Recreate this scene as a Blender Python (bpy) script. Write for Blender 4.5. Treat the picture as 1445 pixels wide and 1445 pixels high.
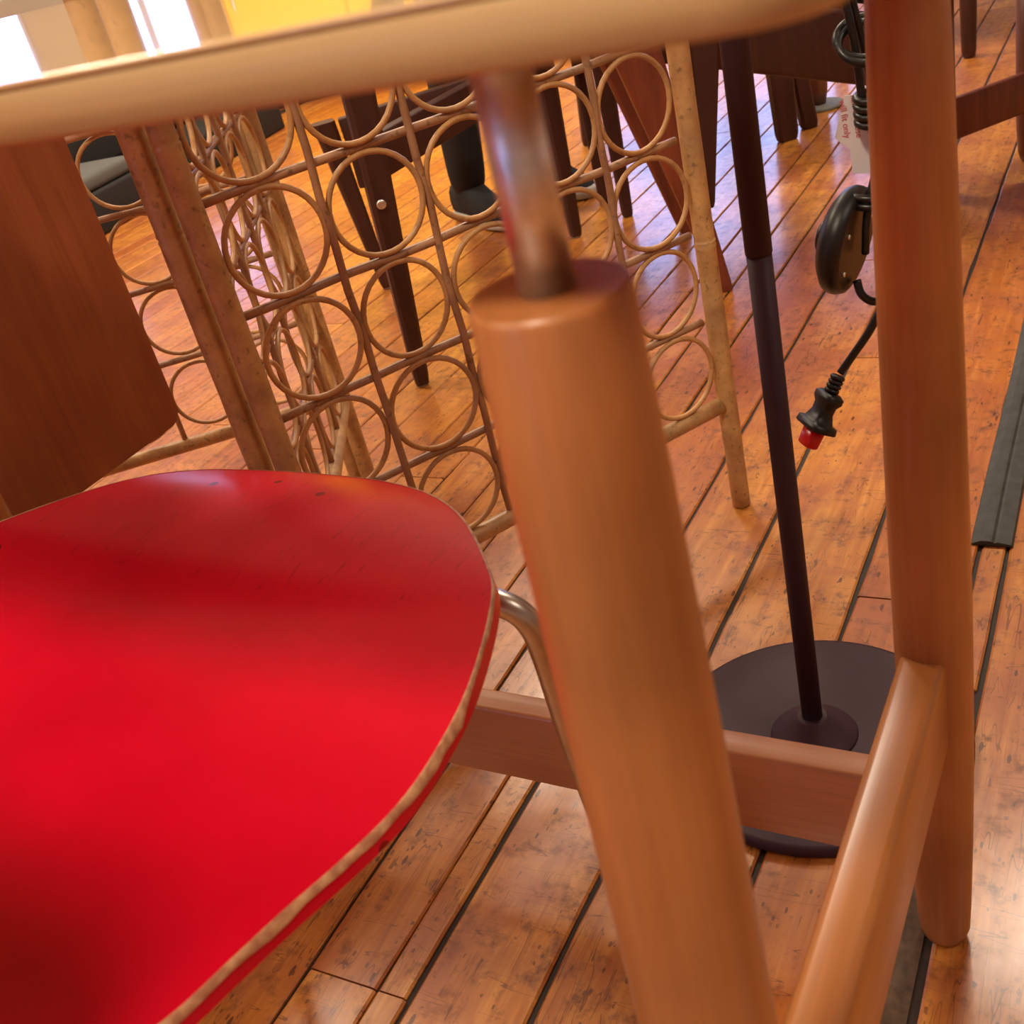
import bpy, math, random
from math import sin, cos, pi, radians
from mathutils import Vector, Matrix, noise as mnoise
random.seed(7)
S = bpy.context.scene
for o in list(bpy.data.objects): bpy.data.objects.remove(o)

# ------------------------------------------------------------------ camera
FPX, PITCH, ROLL = 1560.76, radians(29.769), radians(14.764)
fw = Vector((0, cos(PITCH), -sin(PITCH))); rt = Vector((1, 0, 0)); dn = fw.cross(rt)
rt2 = rt * cos(ROLL) + dn * sin(ROLL); dn2 = -rt * sin(ROLL) + dn * cos(ROLL)
cam_d = bpy.data.cameras.new('camera'); cam = bpy.data.objects.new('camera', cam_d)
S.collection.objects.link(cam); S.camera = cam
cam_d.sensor_fit = 'HORIZONTAL'; cam_d.sensor_width = 36; cam_d.lens = FPX / 1445 * 36
cam_d.clip_start = 0.02; cam_d.clip_end = 60
mw = Matrix.Identity(4)
for i in range(3):
    mw[i][0] = rt2[i]; mw[i][1] = -dn2[i]; mw[i][2] = -fw[i]
mw[0][3], mw[1][3], mw[2][3] = 0, 0, 0.8
cam.matrix_world = mw
cam_d.dof.use_dof = True; cam_d.dof.focus_distance = 1.15; cam_d.dof.aperture_fstop = 17.0

# ------------------------------------------------------------------ world, lights, exposure
S.view_settings.view_transform = 'Standard'; S.view_settings.look = 'None'
S.view_settings.exposure = 0.0; S.view_settings.gamma = 1.0
w = bpy.data.worlds.new('world'); S.world = w; w.use_nodes = True
bg = w.node_tree.nodes['Background']; bg.inputs[0].default_value = (0.40, 0.51, 1.0, 1); bg.inputs[1].default_value = 6.8

def area(name, loc, target, size, power, color):
    l = bpy.data.lights.new(name, 'AREA'); l.shape = 'DISK'; l.size = size; l.energy = power; l.color = color
    o = bpy.data.objects.new(name, l); S.collection.objects.link(o); o.location = loc
    d = Vector(target) - Vector(loc); o.rotation_euler = d.to_track_quat('-Z', 'Y').to_euler()
    return o
KEY = (-0.80, -0.45, 2.75)
area('key_lamp', KEY, (-0.2, 0.5, 0.4), 0.34, 46, (1.0, 0.84, 0.63))
area('ceiling_lamp_light', (1.6, 2.6, 3.1), (1.6, 2.6, 0), 0.7, 45, (1.0, 0.85, 0.67))
area('ceiling_lamp_light', (-1.6, 3.2, 3.1), (-1.6, 3.2, 0), 0.7, 75, (1.0, 0.84, 0.64))
area('ceiling_lamp_light', (1.9, -0.6, 3.1), (1.5, 0, 0), 0.7, 26, (1.0, 0.88, 0.72))
area('ceiling_lamp_light', (0.2, 4.3, 3.1), (0.2, 4.6, 0), 0.7, 105, (1.0, 0.85, 0.67))
area('ceiling_lamp_light', (-3.2, 0.4, 3.1), (-3.2, 0.4, 0), 0.7, 40, (1.0, 0.84, 0.64))

# ------------------------------------------------------------------ helpers
col = S.collection
class MB:
    def __init__(s): s.v = []; s.f = []; s.sm = []; s.mi = []
    def add(s, vs, fs, smooth=False, mi=0):
        b = len(s.v); s.v += [tuple(v) for v in vs]
        for f in fs: s.f.append(tuple(i + b for i in f)); s.sm.append(smooth); s.mi.append(mi)
        return s
    def box(s, a, b, bev=0.0, M=None, mi=0):
        x0, y0, z0 = a; x1, y1, z1 = b
        if bev <= 0:
            vs = [Vector((x, y, z)) for z in (z0, z1) for y in (y0, y1) for x in (x0, x1)]
            fs = [(0, 2, 3, 1), (4, 5, 7, 6), (0, 1, 5, 4), (2, 6, 7, 3), (0, 4, 6, 2), (1, 3, 7, 5)]
            if M: vs = [M @ v for v in vs]
            return s.add(vs, fs, False, mi)
        c = Vector(((x0 + x1) / 2, (y0 + y1) / 2, (z0 + z1) / 2)); h = Vector(((x1 - x0) / 2, (y1 - y0) / 2, (z1 - z0) / 2))
        vs = []; idx = {}; n = 3
        steps = [k / n * pi / 2 for k in range(n + 1)]
        # rounded box built as a sphere-ish lat/long expanded at corners
        rings = []
        lat = [(-pi / 2 + t, -1) for t in steps] + [(t, 1) for t in steps]
        for la, sz in lat:
            ring = []
            for (sx, sy, o) in ((1, 1, 0), (-1, 1, pi / 2), (-1, -1, pi), (1, -1, 3 * pi / 2)):
                for t in steps:
                    lo = o + t
                    p = Vector((sx * (h.x - bev) + bev * cos(la) * cos(lo), sy * (h.y - bev) + bev * cos(la) * sin(lo), sz * (h.z - bev) + bev * sin(la)))
                    ring.append(c + p)
            rings.append(ring)
        m = len(rings[0]); vs = [p for r in rings for p in r]; fs = []
        for i in range(len(rings) - 1):
            for j in range(m):
                k = (j + 1) % m
                fs.append((i * m + j, i * m + k, (i + 1) * m + k, (i + 1) * m + j))
        fs.append(tuple(range(m - 1, -1, -1))); t = (len(rings) - 1) * m; fs.append(tuple(range(t, t + m)))
        if M: vs = [M @ v for v in vs]
        return s.add(vs, fs, True, mi)
    def lathe(s, prof, n=32, c=(0, 0), M=None, cap=True, mi=0):
        vs = []; fs = []
        for r, z in prof:
            for k in range(n):
                a = 2 * pi * k / n; vs.append(Vector((c[0] + r * cos(a), c[1] + r * sin(a), z)))
        for i in range(len(prof) - 1):
            for j in range(n):
                k = (j + 1) % n; fs.append((i * n + j, i * n + k, (i + 1) * n + k, (i + 1) * n + j))
        if M: vs = [M @ v for v in vs]
        s.add(vs, fs, True, mi)
        if cap:
            b = len(s.v) - len(vs); t = b + (len(prof) - 1) * n
            s.f.append(tuple(range(b + n - 1, b - 1, -1))); s.sm.append(False); s.mi.append(mi)
            s.f.append(tuple(range(t, t + n))); s.sm.append(False); s.mi.append(mi)
        return s
    def tube(s, pts, r, n=12, closed=False, mi=0, flat=1.0):
        pts = [Vector(p) for p in pts]; N = len(pts); rs = r if isinstance(r, (list, tuple)) else [r] * N
        vs = []; up = None
        for i in range(N):
            if closed: t = pts[(i + 1) % N] - pts[i - 1]
            else: t = pts[min(i + 1, N - 1)] - pts[max(i - 1, 0)]
            t.normalize()
            if up is None:
                up = t.orthogonal().normalized()
            up = (up - t * up.dot(t)); up = up.normalized() if up.length > 1e-6 else t.orthogonal().normalized()
            sd = t.cross(up)
            for k in range(n):
                a = 2 * pi * k / n; vs.append(pts[i] + (up * cos(a) + sd * sin(a) * flat) * rs[i])
        fs = []
        for i in range(N if closed else N - 1):
            for j in range(n):
                k = (j + 1) % n; i2 = (i + 1) % N
                fs.append((i * n + j, i * n + k, i2 * n + k, i2 * n + j))
        if not closed:
            fs.append(tuple(range(n - 1, -1, -1))); fs.append(tuple(range((N - 1) * n, N * n)))
        return s.add(vs, fs, True, mi)
    def torus(s, R, r, n=28, m=7, M=None):
        pts = [Vector((R * cos(2 * pi * k / n), R * sin(2 * pi * k / n), 0)) for k in range(n)]
        if M: pts = [M @ p for p in pts]
        return s.tube(pts, r, m, True)
    def mesh(s, name, mats):
        me = bpy.data.meshes.new(name); me.from_pydata(s.v, [], s.f)
        me.polygons.foreach_set('use_smooth', s.sm); me.polygons.foreach_set('material_index', s.mi)
        for m in (mats if isinstance(mats, (list, tuple)) else [mats]): me.materials.append(m)
        me.update(); return me
    def build(s, name, mats, parent=None, auto=True):
        me = s.mesh(name, mats); o = bpy.data.objects.new(name, me); col.objects.link(o)
        if parent is not None: o.parent = parent
        if auto and any(s.sm):
            try: me.shade_smooth_by_angle if False else None
            except Exception: pass
        return o
def sub_pts(pts, n=6, closed=False):
    P = [Vector(p) for p in pts]; out = []; N = len(P)
    for i in range(N if closed else N - 1):
        p0 = P[i - 1] if (i > 0 or closed) else P[0] * 2 - P[1]
        p1 = P[i]; p2 = P[(i + 1) % N]
        p3 = P[(i + 2) % N] if (i + 2 < N or closed) else P[-1] * 2 - P[-2]
        for k in range(n):
            t = k / n
            out.append(0.5 * ((2 * p1) + (-p0 + p2) * t + (2 * p0 - 5 * p1 + 4 * p2 - p3) * t * t + (-p0 + 3 * p1 - 3 * p2 + p3) * t ** 3))
    if not closed: out.append(P[-1])
    return out
def tag(o, label=None, cat=None, group=None, kind=None):
    if label: o['label'] = label
    if cat: o['category'] = cat
    if group: o['group'] = group
    if kind: o['kind'] = kind
    return o
def empty(name, loc=(0, 0, 0), rz=0):
    o = bpy.data.objects.new(name, None); col.objects.link(o); o.location = loc; o.rotation_euler = (0, 0, rz)
    o.empty_display_size = 0.05; return o

# ------------------------------------------------------------------ materials
def lin(c): return tuple(((x / 255) / 12.92 if x / 255 <= 0.04045 else ((x / 255 + 0.055) / 1.055) ** 2.4) for x in c) + (1,)
class NT:
    def __init__(s, name):
        s.m = bpy.data.materials.new(name); s.m.use_nodes = True; s.t = s.m.node_tree; s.n = s.t.nodes; s.l = s.t.links
        s.b = s.n['Principled BSDF']
    def add(s, typ, **kw):
        n = s.n.new(typ)
        for k, v in kw.items():
            if k.startswith('_'): setattr(n, k[1:], v)
        return n
    def link(s, a, b): s.l.new(a, b)
    def coords(s, scale=(1, 1, 1), rot=(0, 0, 0), rnd=0.0):
        tc = s.n.new('ShaderNodeTexCoord'); mp = s.n.new('ShaderNodeMapping')
        mp.inputs['Scale'].default_value = scale; mp.inputs['Rotation'].default_value = rot
        src = tc.outputs['Object']
        if rnd:
            oi = s.n.new('ShaderNodeObjectInfo'); mu = s.n.new('ShaderNodeMath'); mu.operation = 'MULTIPLY'; mu.inputs[1].default_value = rnd
            s.link(oi.outputs['Random'], mu.inputs[0]); va = s.n.new('ShaderNodeVectorMath'); va.operation = 'ADD'
            s.link(src, va.inputs[0]); s.link(mu.outputs[0], va.inputs[1]); src = va.outputs[0]
        s.link(src, mp.inputs['Vector']); return mp.outputs[0]
    def noise(s, vec, scale, detail=4, rough=0.55, dist=0.0):
        n = s.n.new('ShaderNodeTexNoise'); n.inputs['Scale'].default_value = scale; n.inputs['Detail'].default_value = detail
        n.inputs['Roughness'].default_value = rough; n.inputs['Distortion'].default_value = dist; s.link(vec, n.inputs['Vector']); return n.outputs['Fac']
    def ramp(s, fac, stops):
        r = s.n.new('ShaderNodeValToRGB'); e = r.color_ramp.elements
        e[0].position, e[0].color = stops[0]; e[1].position, e[1].color = stops[-1]
        for p, c in stops[1:-1]:
            x = e.new(p); x.color = c
        s.link(fac, r.inputs['Fac']); return r.outputs['Color']
    def mix(s, fac, a, b, mode='MIX'):
        m = s.n.new('ShaderNodeMix'); m.data_type = 'RGBA'; m.blend_type = mode
        for sock, v in ((m.inputs[0], fac), (m.inputs[6], a), (m.inputs[7], b)):
            if hasattr(v, 'is_output'): s.link(v, sock)
            else: sock.default_value = v
        return m.outputs[2]
    def math(s, op, a, b=0.0, c=0.0):
        m = s.n.new('ShaderNodeMath'); m.operation = op
        for i, v in enumerate((a, b, c)):
            if hasattr(v, 'is_output'): s.link(v, m.inputs[i])
            else: m.inputs[i].default_value = v
        return m.outputs[0]
    def bump(s, h, strength=0.2, dist=0.001):
        b = s.n.new('ShaderNodeBump'); b.inputs['Strength'].default_value = strength; b.inputs['Distance'].default_value = dist
        s.link(h, b.inputs['Height']); s.link(b.outputs[0], s.b.inputs['Normal'])
G = lambda v: (v, v, v, 1)
def plain(name, c, rough=0.5, metal=0.0, coat=0.0, spec=0.5, var=0.06, scale=30):
    t = NT(name); v = t.coords(); n = t.noise(v, scale)
    c = lin(c); a = tuple(x * (1 - var) for x in c[:3]) + (1,); b = tuple(min(1, x * (1 + var)) for x in c[:3]) + (1,)
    t.link(t.ramp(n, [(0.3, a), (0.7, b)]), t.b.inputs['Base Color'])
    t.b.inputs['Roughness'].default_value = rough; t.b.inputs['Metallic'].default_value = metal
    t.b.inputs['Coat Weight'].default_value = coat; t.b.inputs['Specular IOR Level'].default_value = spec
    t.bump(n, 0.08, 0.0006); return t.m
def wood(name, c1, c2, axis='z', scale=1.0, rough=0.4, coat=0.2, blotch=0.35, rot=(0, 0, 0), stretch=10, rnd=3.0):
    t = NT(name); k = 40 * scale; sc = {'x': (k / stretch, k, k), 'y': (k, k / stretch, k), 'z': (k, k, k / stretch)}[axis]
    v = t.coords(sc, rot, rnd); g = t.noise(v, 1.0, 6, 0.6, 0.6); v2 = t.coords((6 * scale,) * 3, (0, 0, 0), rnd); bl = t.noise(v2, 1.6, 3, 0.5)
    v3 = t.coords({'x': (6, 260, 260), 'y': (260, 6, 260), 'z': (260, 260, 6)}[axis], rot, rnd); fine = t.noise(v3, 1.0, 2, 0.5)
    base = t.ramp(g, [(0.28, lin(c2)), (0.72, lin(c1))])
    cc = tuple(x * (1 - blotch) for x in (1, 1, 1)) + (1,)
    m = t.mix(1.0, base, t.ramp(bl, [(0.3, cc), (0.65, G(1.0))]), 'MULTIPLY')
    m = t.mix(0.25, m, t.ramp(fine, [(0.35, G(0.6)), (0.65, G(1.0))]), 'MULTIPLY')
    t.link(m, t.b.inputs['Base Color']); t.b.inputs['Roughness'].default_value = rough
    t.b.inputs['Coat Weight'].default_value = coat; t.b.inputs['Coat Roughness'].default_value = 0.25
    t.bump(fine, 0.10, 0.0005); return t.m

M = {}
M['leg'] = wood('stained_beech', (204, 136, 78), (176, 108, 56), 'z', 0.8, 0.42, 0.2, 0.34)
M['stretch_x'] = wood('stained_beech_across', (206, 146, 98), (190, 128, 82), 'x', 0.8, 0.40, 0.25, 0.18)
M['stretch_y'] = wood('stained_beech_along', (204, 136, 72), (182, 114, 56), 'y', 0.8, 0.36, 0.35, 0.22)
M['ply_edge'] = wood('pale_ply_edge', (208, 172, 116), (196, 156, 100), 'x', 0.6, 0.5, 0.1, 0.12)
M['laminate'] = plain('pale_laminate', (226, 192, 138), 0.16, coat=0.6, var=0.05, scale=14)
M['brown_ply'] = wood('brown_veneer', (168, 92, 52), (142, 72, 38), 'z', 0.9, 0.38, 0.15, 0.15)
M['rod_steel'] = plain('brushed_steel', (226, 228, 230), 0.40, 1.0, scale=120, var=0.25)
M['tube_steel'] = plain('satin_chrome', (190, 184, 174), 0.32, 1.0, scale=90, var=0.1)
M['lamp'] = plain('plum_brown_paint', (62, 42, 50), 0.55, spec=0.25, coat=0.0, var=0.05)
M['rubber'] = plain('black_rubber', (15, 16, 17), 0.42, var=0.2)
M['cordb'] = plain('black_cord', (16, 15, 16), 0.35, var=0.2)
M['strip'] = plain('grey_black_rubber', (56, 58, 54), 0.6, var=0.3, scale=60)
M['red_plastic'] = plain('red_plastic', (214, 16, 18), 0.3)
M['teak'] = wood('dark_teak', (80, 40, 28), (56, 26, 20), 'z', 1.0, 0.5, 0.0, 0.2)
M['teak_red'] = wood('reddish_teak', (140, 68, 42), (108, 48, 30), 'z', 1.0, 0.42, 0.15, 0.2)
M['teak_mid'] = wood('mid_teak', (128, 76, 52), (100, 56, 40), 'z', 1.0, 0.42, 0.15, 0.2)
M['black_cloth'] = plain('black_cloth', (30, 29, 30), 0.9, var=0.2, scale=200)
M['grey_cloth'] = plain('grey_cloth', (92, 94, 92), 0.9, var=0.2, scale=200)
M['white_sole'] = plain('white_sole', (190, 186, 176), 0.6)
M['felt'] = plain('grey_felt', (116, 120, 116), 0.7, var=0.2, scale=150)
M['clear'] = plain('pale_foot_cap', (170, 160, 150), 0.3)
M['wallp'] = plain('warm_white_wall', (226, 214, 196), 0.8, var=0.03, scale=4)
M['ceil'] = plain('white_ceiling', (236, 230, 218), 0.9, var=0.03, scale=4)
M['trim'] = plain('white_trim', (232, 226, 214), 0.5, var=0.03)
M['yellow'] = plain('yellow_lacquer', (250, 196, 20), 0.4)
M['skin'] = plain('skin', (206, 150, 122), 0.5)
M['hair'] = plain('brown_hair', (60, 40, 28), 0.6, var=0.3)
M['shirt'] = plain('grey_shirt', (120, 124, 130), 0.85)
def cane(name, c1, c2, spots=0.35):
    t = NT(name); v = t.coords((1, 1, 1), (0, 0, 0), 5.0); n = t.noise(v, 28, 5, 0.65); n2 = t.noise(v, 130, 2)
    b = t.ramp(n, [(0.30, lin(c2)), (0.68, lin(c1))])
    dk = t.ramp(n2, [(0.30, G(spots)), (0.40, G(1))]); b = t.mix(0.7, b, dk, 'MULTIPLY')
    big = t.noise(v, 9, 2); b = t.mix(t.ramp(big, [(0.5, G(0)), (0.75, G(0.5))]), b, lin((150, 126, 98)))
    t.link(b, t.b.inputs['Base Color']); t.b.inputs['Roughness'].default_value = 0.42; t.bump(n2, 0.15, 0.0006); return t.m
M['cane_post'] = cane('weathered_cane_post', (212, 166, 104), (160, 116, 72))
M['cane_rod'] = cane('cane_rod', (182, 138, 98), (146, 104, 74))
M['cane_ring'] = cane('cane_ring', (206, 158, 100), (168, 118, 70), 0.6)

def floor_mat(name, var=1.0):
    t = NT(name); v = t.coords((1, 1, 1), (0, 0, 0), 17.0)
    oi = t.n.new('ShaderNodeObjectInfo')
    st = t.coords((5, 60, 60), (0, 0, 0), 17.0)
    g = t.noise(st, 1.0, 7, 0.62, 0.8)
    base = t.ramp(g, [(0.25, lin((166, 102, 42))), (0.5, lin((202, 140, 66))), (0.75, lin((226, 172, 92)))])
    # plank to plank tone
    tone = t.ramp(oi.outputs['Random'], [(0.0, lin((222, 178, 156))), (0.3, lin((255, 240, 216))), (0.55, lin((238, 212, 176))), (0.8, lin((255, 246, 224))), (1.0, lin((230, 190, 162)))])
    c = t.mix(1.0, base, tone, 'MULTIPLY')
    # broad worn patches, reddish finish left
    bl = t.noise(v, 7, 4, 0.6, 0.5)
    c = t.mix(t.ramp(bl, [(0.46, G(0)), (0.62, G(0.75))]), c, lin((164, 90, 48)))
    # grime mottling
    gr = t.noise(v, 45, 6, 0.7)
    c = t.mix(t.ramp(gr, [(0.30, G(0.85)), (0.48, G(0))]), c, lin((112, 62, 28)))
    # scratches: thin contour lines of distorted noises in two directions
    def lines(scale, wdt, seed, rot):
        vv = t.coords(scale, (0, 0, rot), seed); nn = t.noise(vv, 1.0, 1, 0.5, 0.1)
        d = t.math('ABSOLUTE', t.math('SUBTRACT', nn, 0.5)); return t.math('LESS_THAN', d, wdt)
    mask = t.noise(v, 16, 2)
    gate = t.math('GREATER_THAN', mask, 0.50); gate2 = t.math('LESS_THAN', mask, 0.50)
    l1 = t.math('MULTIPLY', lines((5, 90, 10), 0.006, 31.0, 0.12), gate)
    l2 = t.math('MULTIPLY', lines((70, 6, 10), 0.004, 11.0, 0.25), gate2)
    l3 = t.math('MULTIPLY', lines((8, 80, 10), 0.005, 23.0, -0.7), gate)
    sc = t.math('MAXIMUM', l1, t.math('MAXIMUM', l2, l3))
    # dents: elongated along the plank
    vo = t.n.new('ShaderNodeTexVoronoi'); vo.inputs['Scale'].default_value = 1.0
    t.link(t.coords((60, 120, 80), (0, 0, 0.15), 9.0), vo.inputs['Vector'])
    dots = t.math('LESS_THAN', vo.outputs['Distance'], t.math('MULTIPLY', mask, 0.34))
    dmask = t.math('GREATER_THAN', t.noise(v, 22, 2), 0.54); dots = t.math('MULTIPLY', dots, dmask)
    vo2 = t.n.new('ShaderNodeTexVoronoi'); vo2.inputs['Scale'].default_value = 1.0
    t.link(t.coords((18, 55, 20), (0, 0, 0), 4.0), vo2.inputs['Vector'])
    big = t.math('MULTIPLY', t.math('LESS_THAN', vo2.outputs['Distance'], 0.11), t.math('GREATER_THAN', t.noise(v, 9, 1), 0.46))
    marks = t.math('MAXIMUM', t.math('MULTIPLY', sc, 0.7), t.math('MAXIMUM', t.math('MULTIPLY', dots, 0.8), big))
    c = t.mix(t.math('MULTIPLY', marks, 0.8 * var), c, lin((72, 34, 18)))
    t.link(c, t.b.inputs['Base Color'])
    rr = t.ramp(gr, [(0.3, G(0.46)), (0.7, G(0.30))]); t.link(rr, t.b.inputs['Roughness'])
    t.b.inputs['Coat Weight'].default_value = 0.4; t.b.inputs['Coat Roughness'].default_value = 0.16
    h = t.math('SUBTRACT', t.math('MULTIPLY', g, 0.5), marks)
    t.bump(h, 0.35, 0.0012); return t.m
M['floor'] = floor_mat('worn_maple_boards')
M['sub'] = plain('dark_seam_filler', (44, 32, 24), 0.7, var=0.3, scale=80)
M['filler'] = plain('grey_weathered_filler', (82, 62, 44), 0.75, var=0.45, scale=90)

def red_mat():
    t = NT('red_stained_ply'); v = t.coords(); n = t.noise(v, 6, 4); 
    c = t.ramp(n, [(0.3, lin((194, 0, 34))), (0.7, lin((220, 4, 44)))])
    vo = t.n.new('ShaderNodeTexVoronoi'); vo.inputs['Scale'].default_value = 26; t.link(v, vo.inputs['Vector'])
    gate = t.math('GREATER_THAN', t.noise(v, 7, 1), 0.60)
    d = t.math('MULTIPLY', t.math('LESS_THAN', vo.outputs['Distance'], 0.10), gate)
    c = t.mix(t.math('MULTIPLY', d, 0.75), c, lin((90, 4, 12)))
    ck = t.noise(t.coords((90, 5, 1), (0, 0, 0.25)), 1.0, 2); ck = t.math('LESS_THAN', t.math('ABSOLUTE', t.math('SUBTRACT', ck, 0.5)), 0.004)
    sep = t.n.new('ShaderNodeSeparateXYZ'); tc = t.n.new('ShaderNodeTexCoord'); t.link(tc.outputs['Object'], sep.inputs[0])
    far = t.math('GREATER_THAN', sep.outputs['Y'], 0.40)
    ck = t.math('MULTIPLY', ck, far)
    c = t.mix(t.math('MULTIPLY', ck, 0.35), c, lin((80, 6, 14)))
    t.link(c, t.b.inputs['Base Color']); t.b.inputs['Roughness'].default_value = 0.25; t.b.inputs['Specular IOR Level'].default_value = 0.4
    t.b.inputs['Coat Weight'].default_value = 0.0
    fine = t.noise(t.coords((200, 200, 200)), 1.0, 2); t.bump(t.math('SUBTRACT', t.math('MULTIPLY', fine, 0.3), ck), 0.08, 0.0005); return t.m
M['red'] = red_mat()
def worn_edge():
    t = NT('worn_ply_edge'); v = t.coords(); n = t.noise(v, 120, 3); 
    c = t.ramp(n, [(0.40, lin((206, 156, 112))), (0.62, lin((170, 110, 78)))]); t.link(c, t.b.inputs['Base Color']); t.b.inputs['Roughness'].default_value = 0.6; return t.m
M['worn'] = worn_edge()
def glass_mat():
    t = NT('window_glass'); t.n.remove(t.b); out = t.n['Material Output']
    tr = t.n.new('ShaderNodeBsdfTransparent'); gl = t.n.new('ShaderNodeBsdfGlossy'); gl.inputs['Roughness'].default_value = 0.02
    fr = t.n.new('ShaderNodeFresnel'); mx = t.n.new('ShaderNodeMixShader'); t.link(fr.outputs[0], mx.inputs[0]); t.link(tr.outputs[0], mx.inputs[1]); t.link(gl.outputs[0], mx.inputs[2])
    t.link(mx.outputs[0], out.inputs[0]); return t.m
M['glass'] = glass_mat()
def emit(name, c, s):
    t = NT(name); t.b.inputs['Emission Color'].default_value = c; t.b.inputs['Emission Strength'].default_value = s; return t.m
M['bulb'] = emit('lamp_diffuser', (1, 0.82, 0.6, 1), 6.0)

# ------------------------------------------------------------------ room shell
AZ = radians(56)
def struct(name, mb, mats):
    o = mb.build(name, mats); o['kind'] = 'structure'; return o
X0, X1, Y0, Y1, H = -5.0, 6.0, -3.5, 8.0, 3.25
def wall_with_windows(name, axis, pos, a0, a1, wins, thick=0.2):
    # axis 'x': wall plane at y=pos spanning x ; axis 'y': plane at x=pos spanning y
    mb = MB(); xs = sorted([a0, a1] + [v for wn in wins for v in wn[:2]])
    def bx(u0, u1, z0, z1):
        if axis == 'x': mb.box((u0, pos, z0), (u1, pos + thick, z1))
        else: mb.box((pos, u0, z0), (pos + thick, u1, z1))
    for i in range(len(xs) - 1):
        u0, u1 = xs[i], xs[i + 1]
        wn = [q for q in wins if q[0] <= u0 + 1e-6 and q[1] >= u1 - 1e-6]
        if wn: bx(u0, u1, 0, wn[0][2]); bx(u0, u1, wn[0][3], H)
        else: bx(u0, u1, 0, H)
    return struct(name, mb, M['wallp'])
wins = [(-3.9, -2.2, 0.75, 1.55), (-1.8, -1.15, 0.75, 1.55), (1.15, 3.3, 0.9, 2.6)]
wall_with_windows('wall_back', 'x', Y1, X0, X1, wins)
wall_with_windows('wall_front', 'x', Y0 - 0.2, X0, X1, [])
lw = [(-2.7, -1.5, 0.8, 2.4)]
wall_with_windows('wall_left', 'y', X0 - 0.2, Y0, Y1, lw)
wall_with_windows('wall_right', 'y', X1, Y0, Y1, [])
struct('ceiling', MB().box((X0 - .2, Y0 - .2, H), (X1 + .2, Y1 + .2, H + 0.1)), M['ceil'])
for i, (u0, u1, z0, z1) in enumerate(wins):
    e = empty('window_%d' % (i + 1), ((u0 + u1) / 2, Y1, z0)); e['kind'] = 'structure'
    hw = (u1 - u0) / 2; hh = z1 - z0; mb = MB(); t = 0.05
    mb.box((-hw, 0.04, 0), (-hw + t, 0.12, hh)); mb.box((hw - t, 0.04, 0), (hw, 0.12, hh)); mb.box((-hw + t, 0.04, 0), (hw - t, 0.12, t)); mb.box((-hw + t, 0.04, hh - t), (hw - t, 0.12, hh))
    mb.box((-0.02, 0.05, t), (0.02, 0.11, hh - t)); mb.build('window_frame', M['trim'], e)
    MB().box((-hw + t, 0.075, t), (-0.02, 0.08, hh - t)).build('pane', M['glass'], e)
    MB().box((0.02, 0.075, t), (hw - t, 0.08, hh - t)).build('pane', M['glass'], e)
u0, u1, z0, z1 = lw[0]
e = empty('window_4', (X0, (u0 + u1) / 2, z0)); e['kind'] = 'structure'
mb = MB(); hw = (u1 - u0) / 2; hh = z1 - z0; t = 0.05
mb.box((-0.12, -hw, 0), (-0.04, -hw + t, hh)); mb.box((-0.12, hw - t, 0), (-0.04, hw, hh)); mb.box((-0.12, -hw + t, 0), (-0.04, hw - t, t)); mb.box((-0.12, -hw + t, hh - t), (-0.04, hw - t, hh)); mb.build('window_frame', M['trim'], e)
MB().box((-0.085, -hw + t, t), (-0.08, hw - t, hh - t)).build('pane', M['glass'], e)
struct('baseboard_back', MB().box((X0, Y1 - 0.02, 0), (X1, Y1, 0.12)), M['trim'])
struct('baseboard_right', MB().box((X1 - 0.02, Y0, 0), (X1, Y1 - 0.02, 0.12)), M['trim'])

# floor: base slab + every board
fl = MB().box((X0 - .2, Y0 - .2, -0.12), (X1 + .2, Y1 + .2, -0.0035)).build('floor', M['sub']); fl['kind'] = 'structure'
seams = [0.60, 0.49, 0.37, 0.25, 0.12, 0.0, -0.119, -0.148, -0.268, -0.402, -0.513, -0.622, -0.70, -0.78, -0.86, -0.945, -1.03, -1.135, -1.215, -1.29, -1.37, -1.465, -1.57]
while seams[-1] > -3.7: seams.append(seams[-1] - random.choice((0.075, 0.085, 0.095, 0.11)))
seams.sort()
def board(u0, u1, v0, v1, dz, wob):
    # local x along the board, y across (u = t, v = -m)
    L = u1 - u0; W = v1 - v0; n = max(2, int(L / 0.07)) if wob else 1; c = 0.0022
    vs = []; fs = []; top = []; 
    def edge(side, k):
        return (mnoise.noise(Vector((k * 1.7 + u0 * 9, side * 5 + v0 * 13, 0))) * 0.0022) if wob else 0
    for k in range(n + 1):
        x = -L / 2 + L * k / n; e0 = edge(0, k); e1 = edge(1, k)
        vs += [(x, -W / 2 + e0, -0.012), (x, -W / 2 + e0, -c * .8), (x, -W / 2 + e0 + c, 0), (x, W / 2 + e1 - c, 0), (x, W / 2 + e1, -c * .8), (x, W / 2 + e1, -0.012)]
    for k in range(n):
        a = k * 6; b = a + 6
        for j in range(5): fs.append((a + j, b + j, b + j + 1, a + j + 1))
    fs.append((0, 1, 2, 3, 4, 5)); q = n * 6; fs.append((q + 5, q + 4, q + 3, q + 2, q + 1, q))
    fs = [tuple(reversed(f)) for f in fs]
    return vs, fs
nb = 0; stuff = MB()
def t_of(x, y): return x * cos(AZ) + y * sin(AZ)
Rm = Matrix.Rotation(AZ, 4, 'Z')
fixed = {-0.622: [0.416, 1.12], -0.268: [1.035], -0.402: [1.66]}
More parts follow.
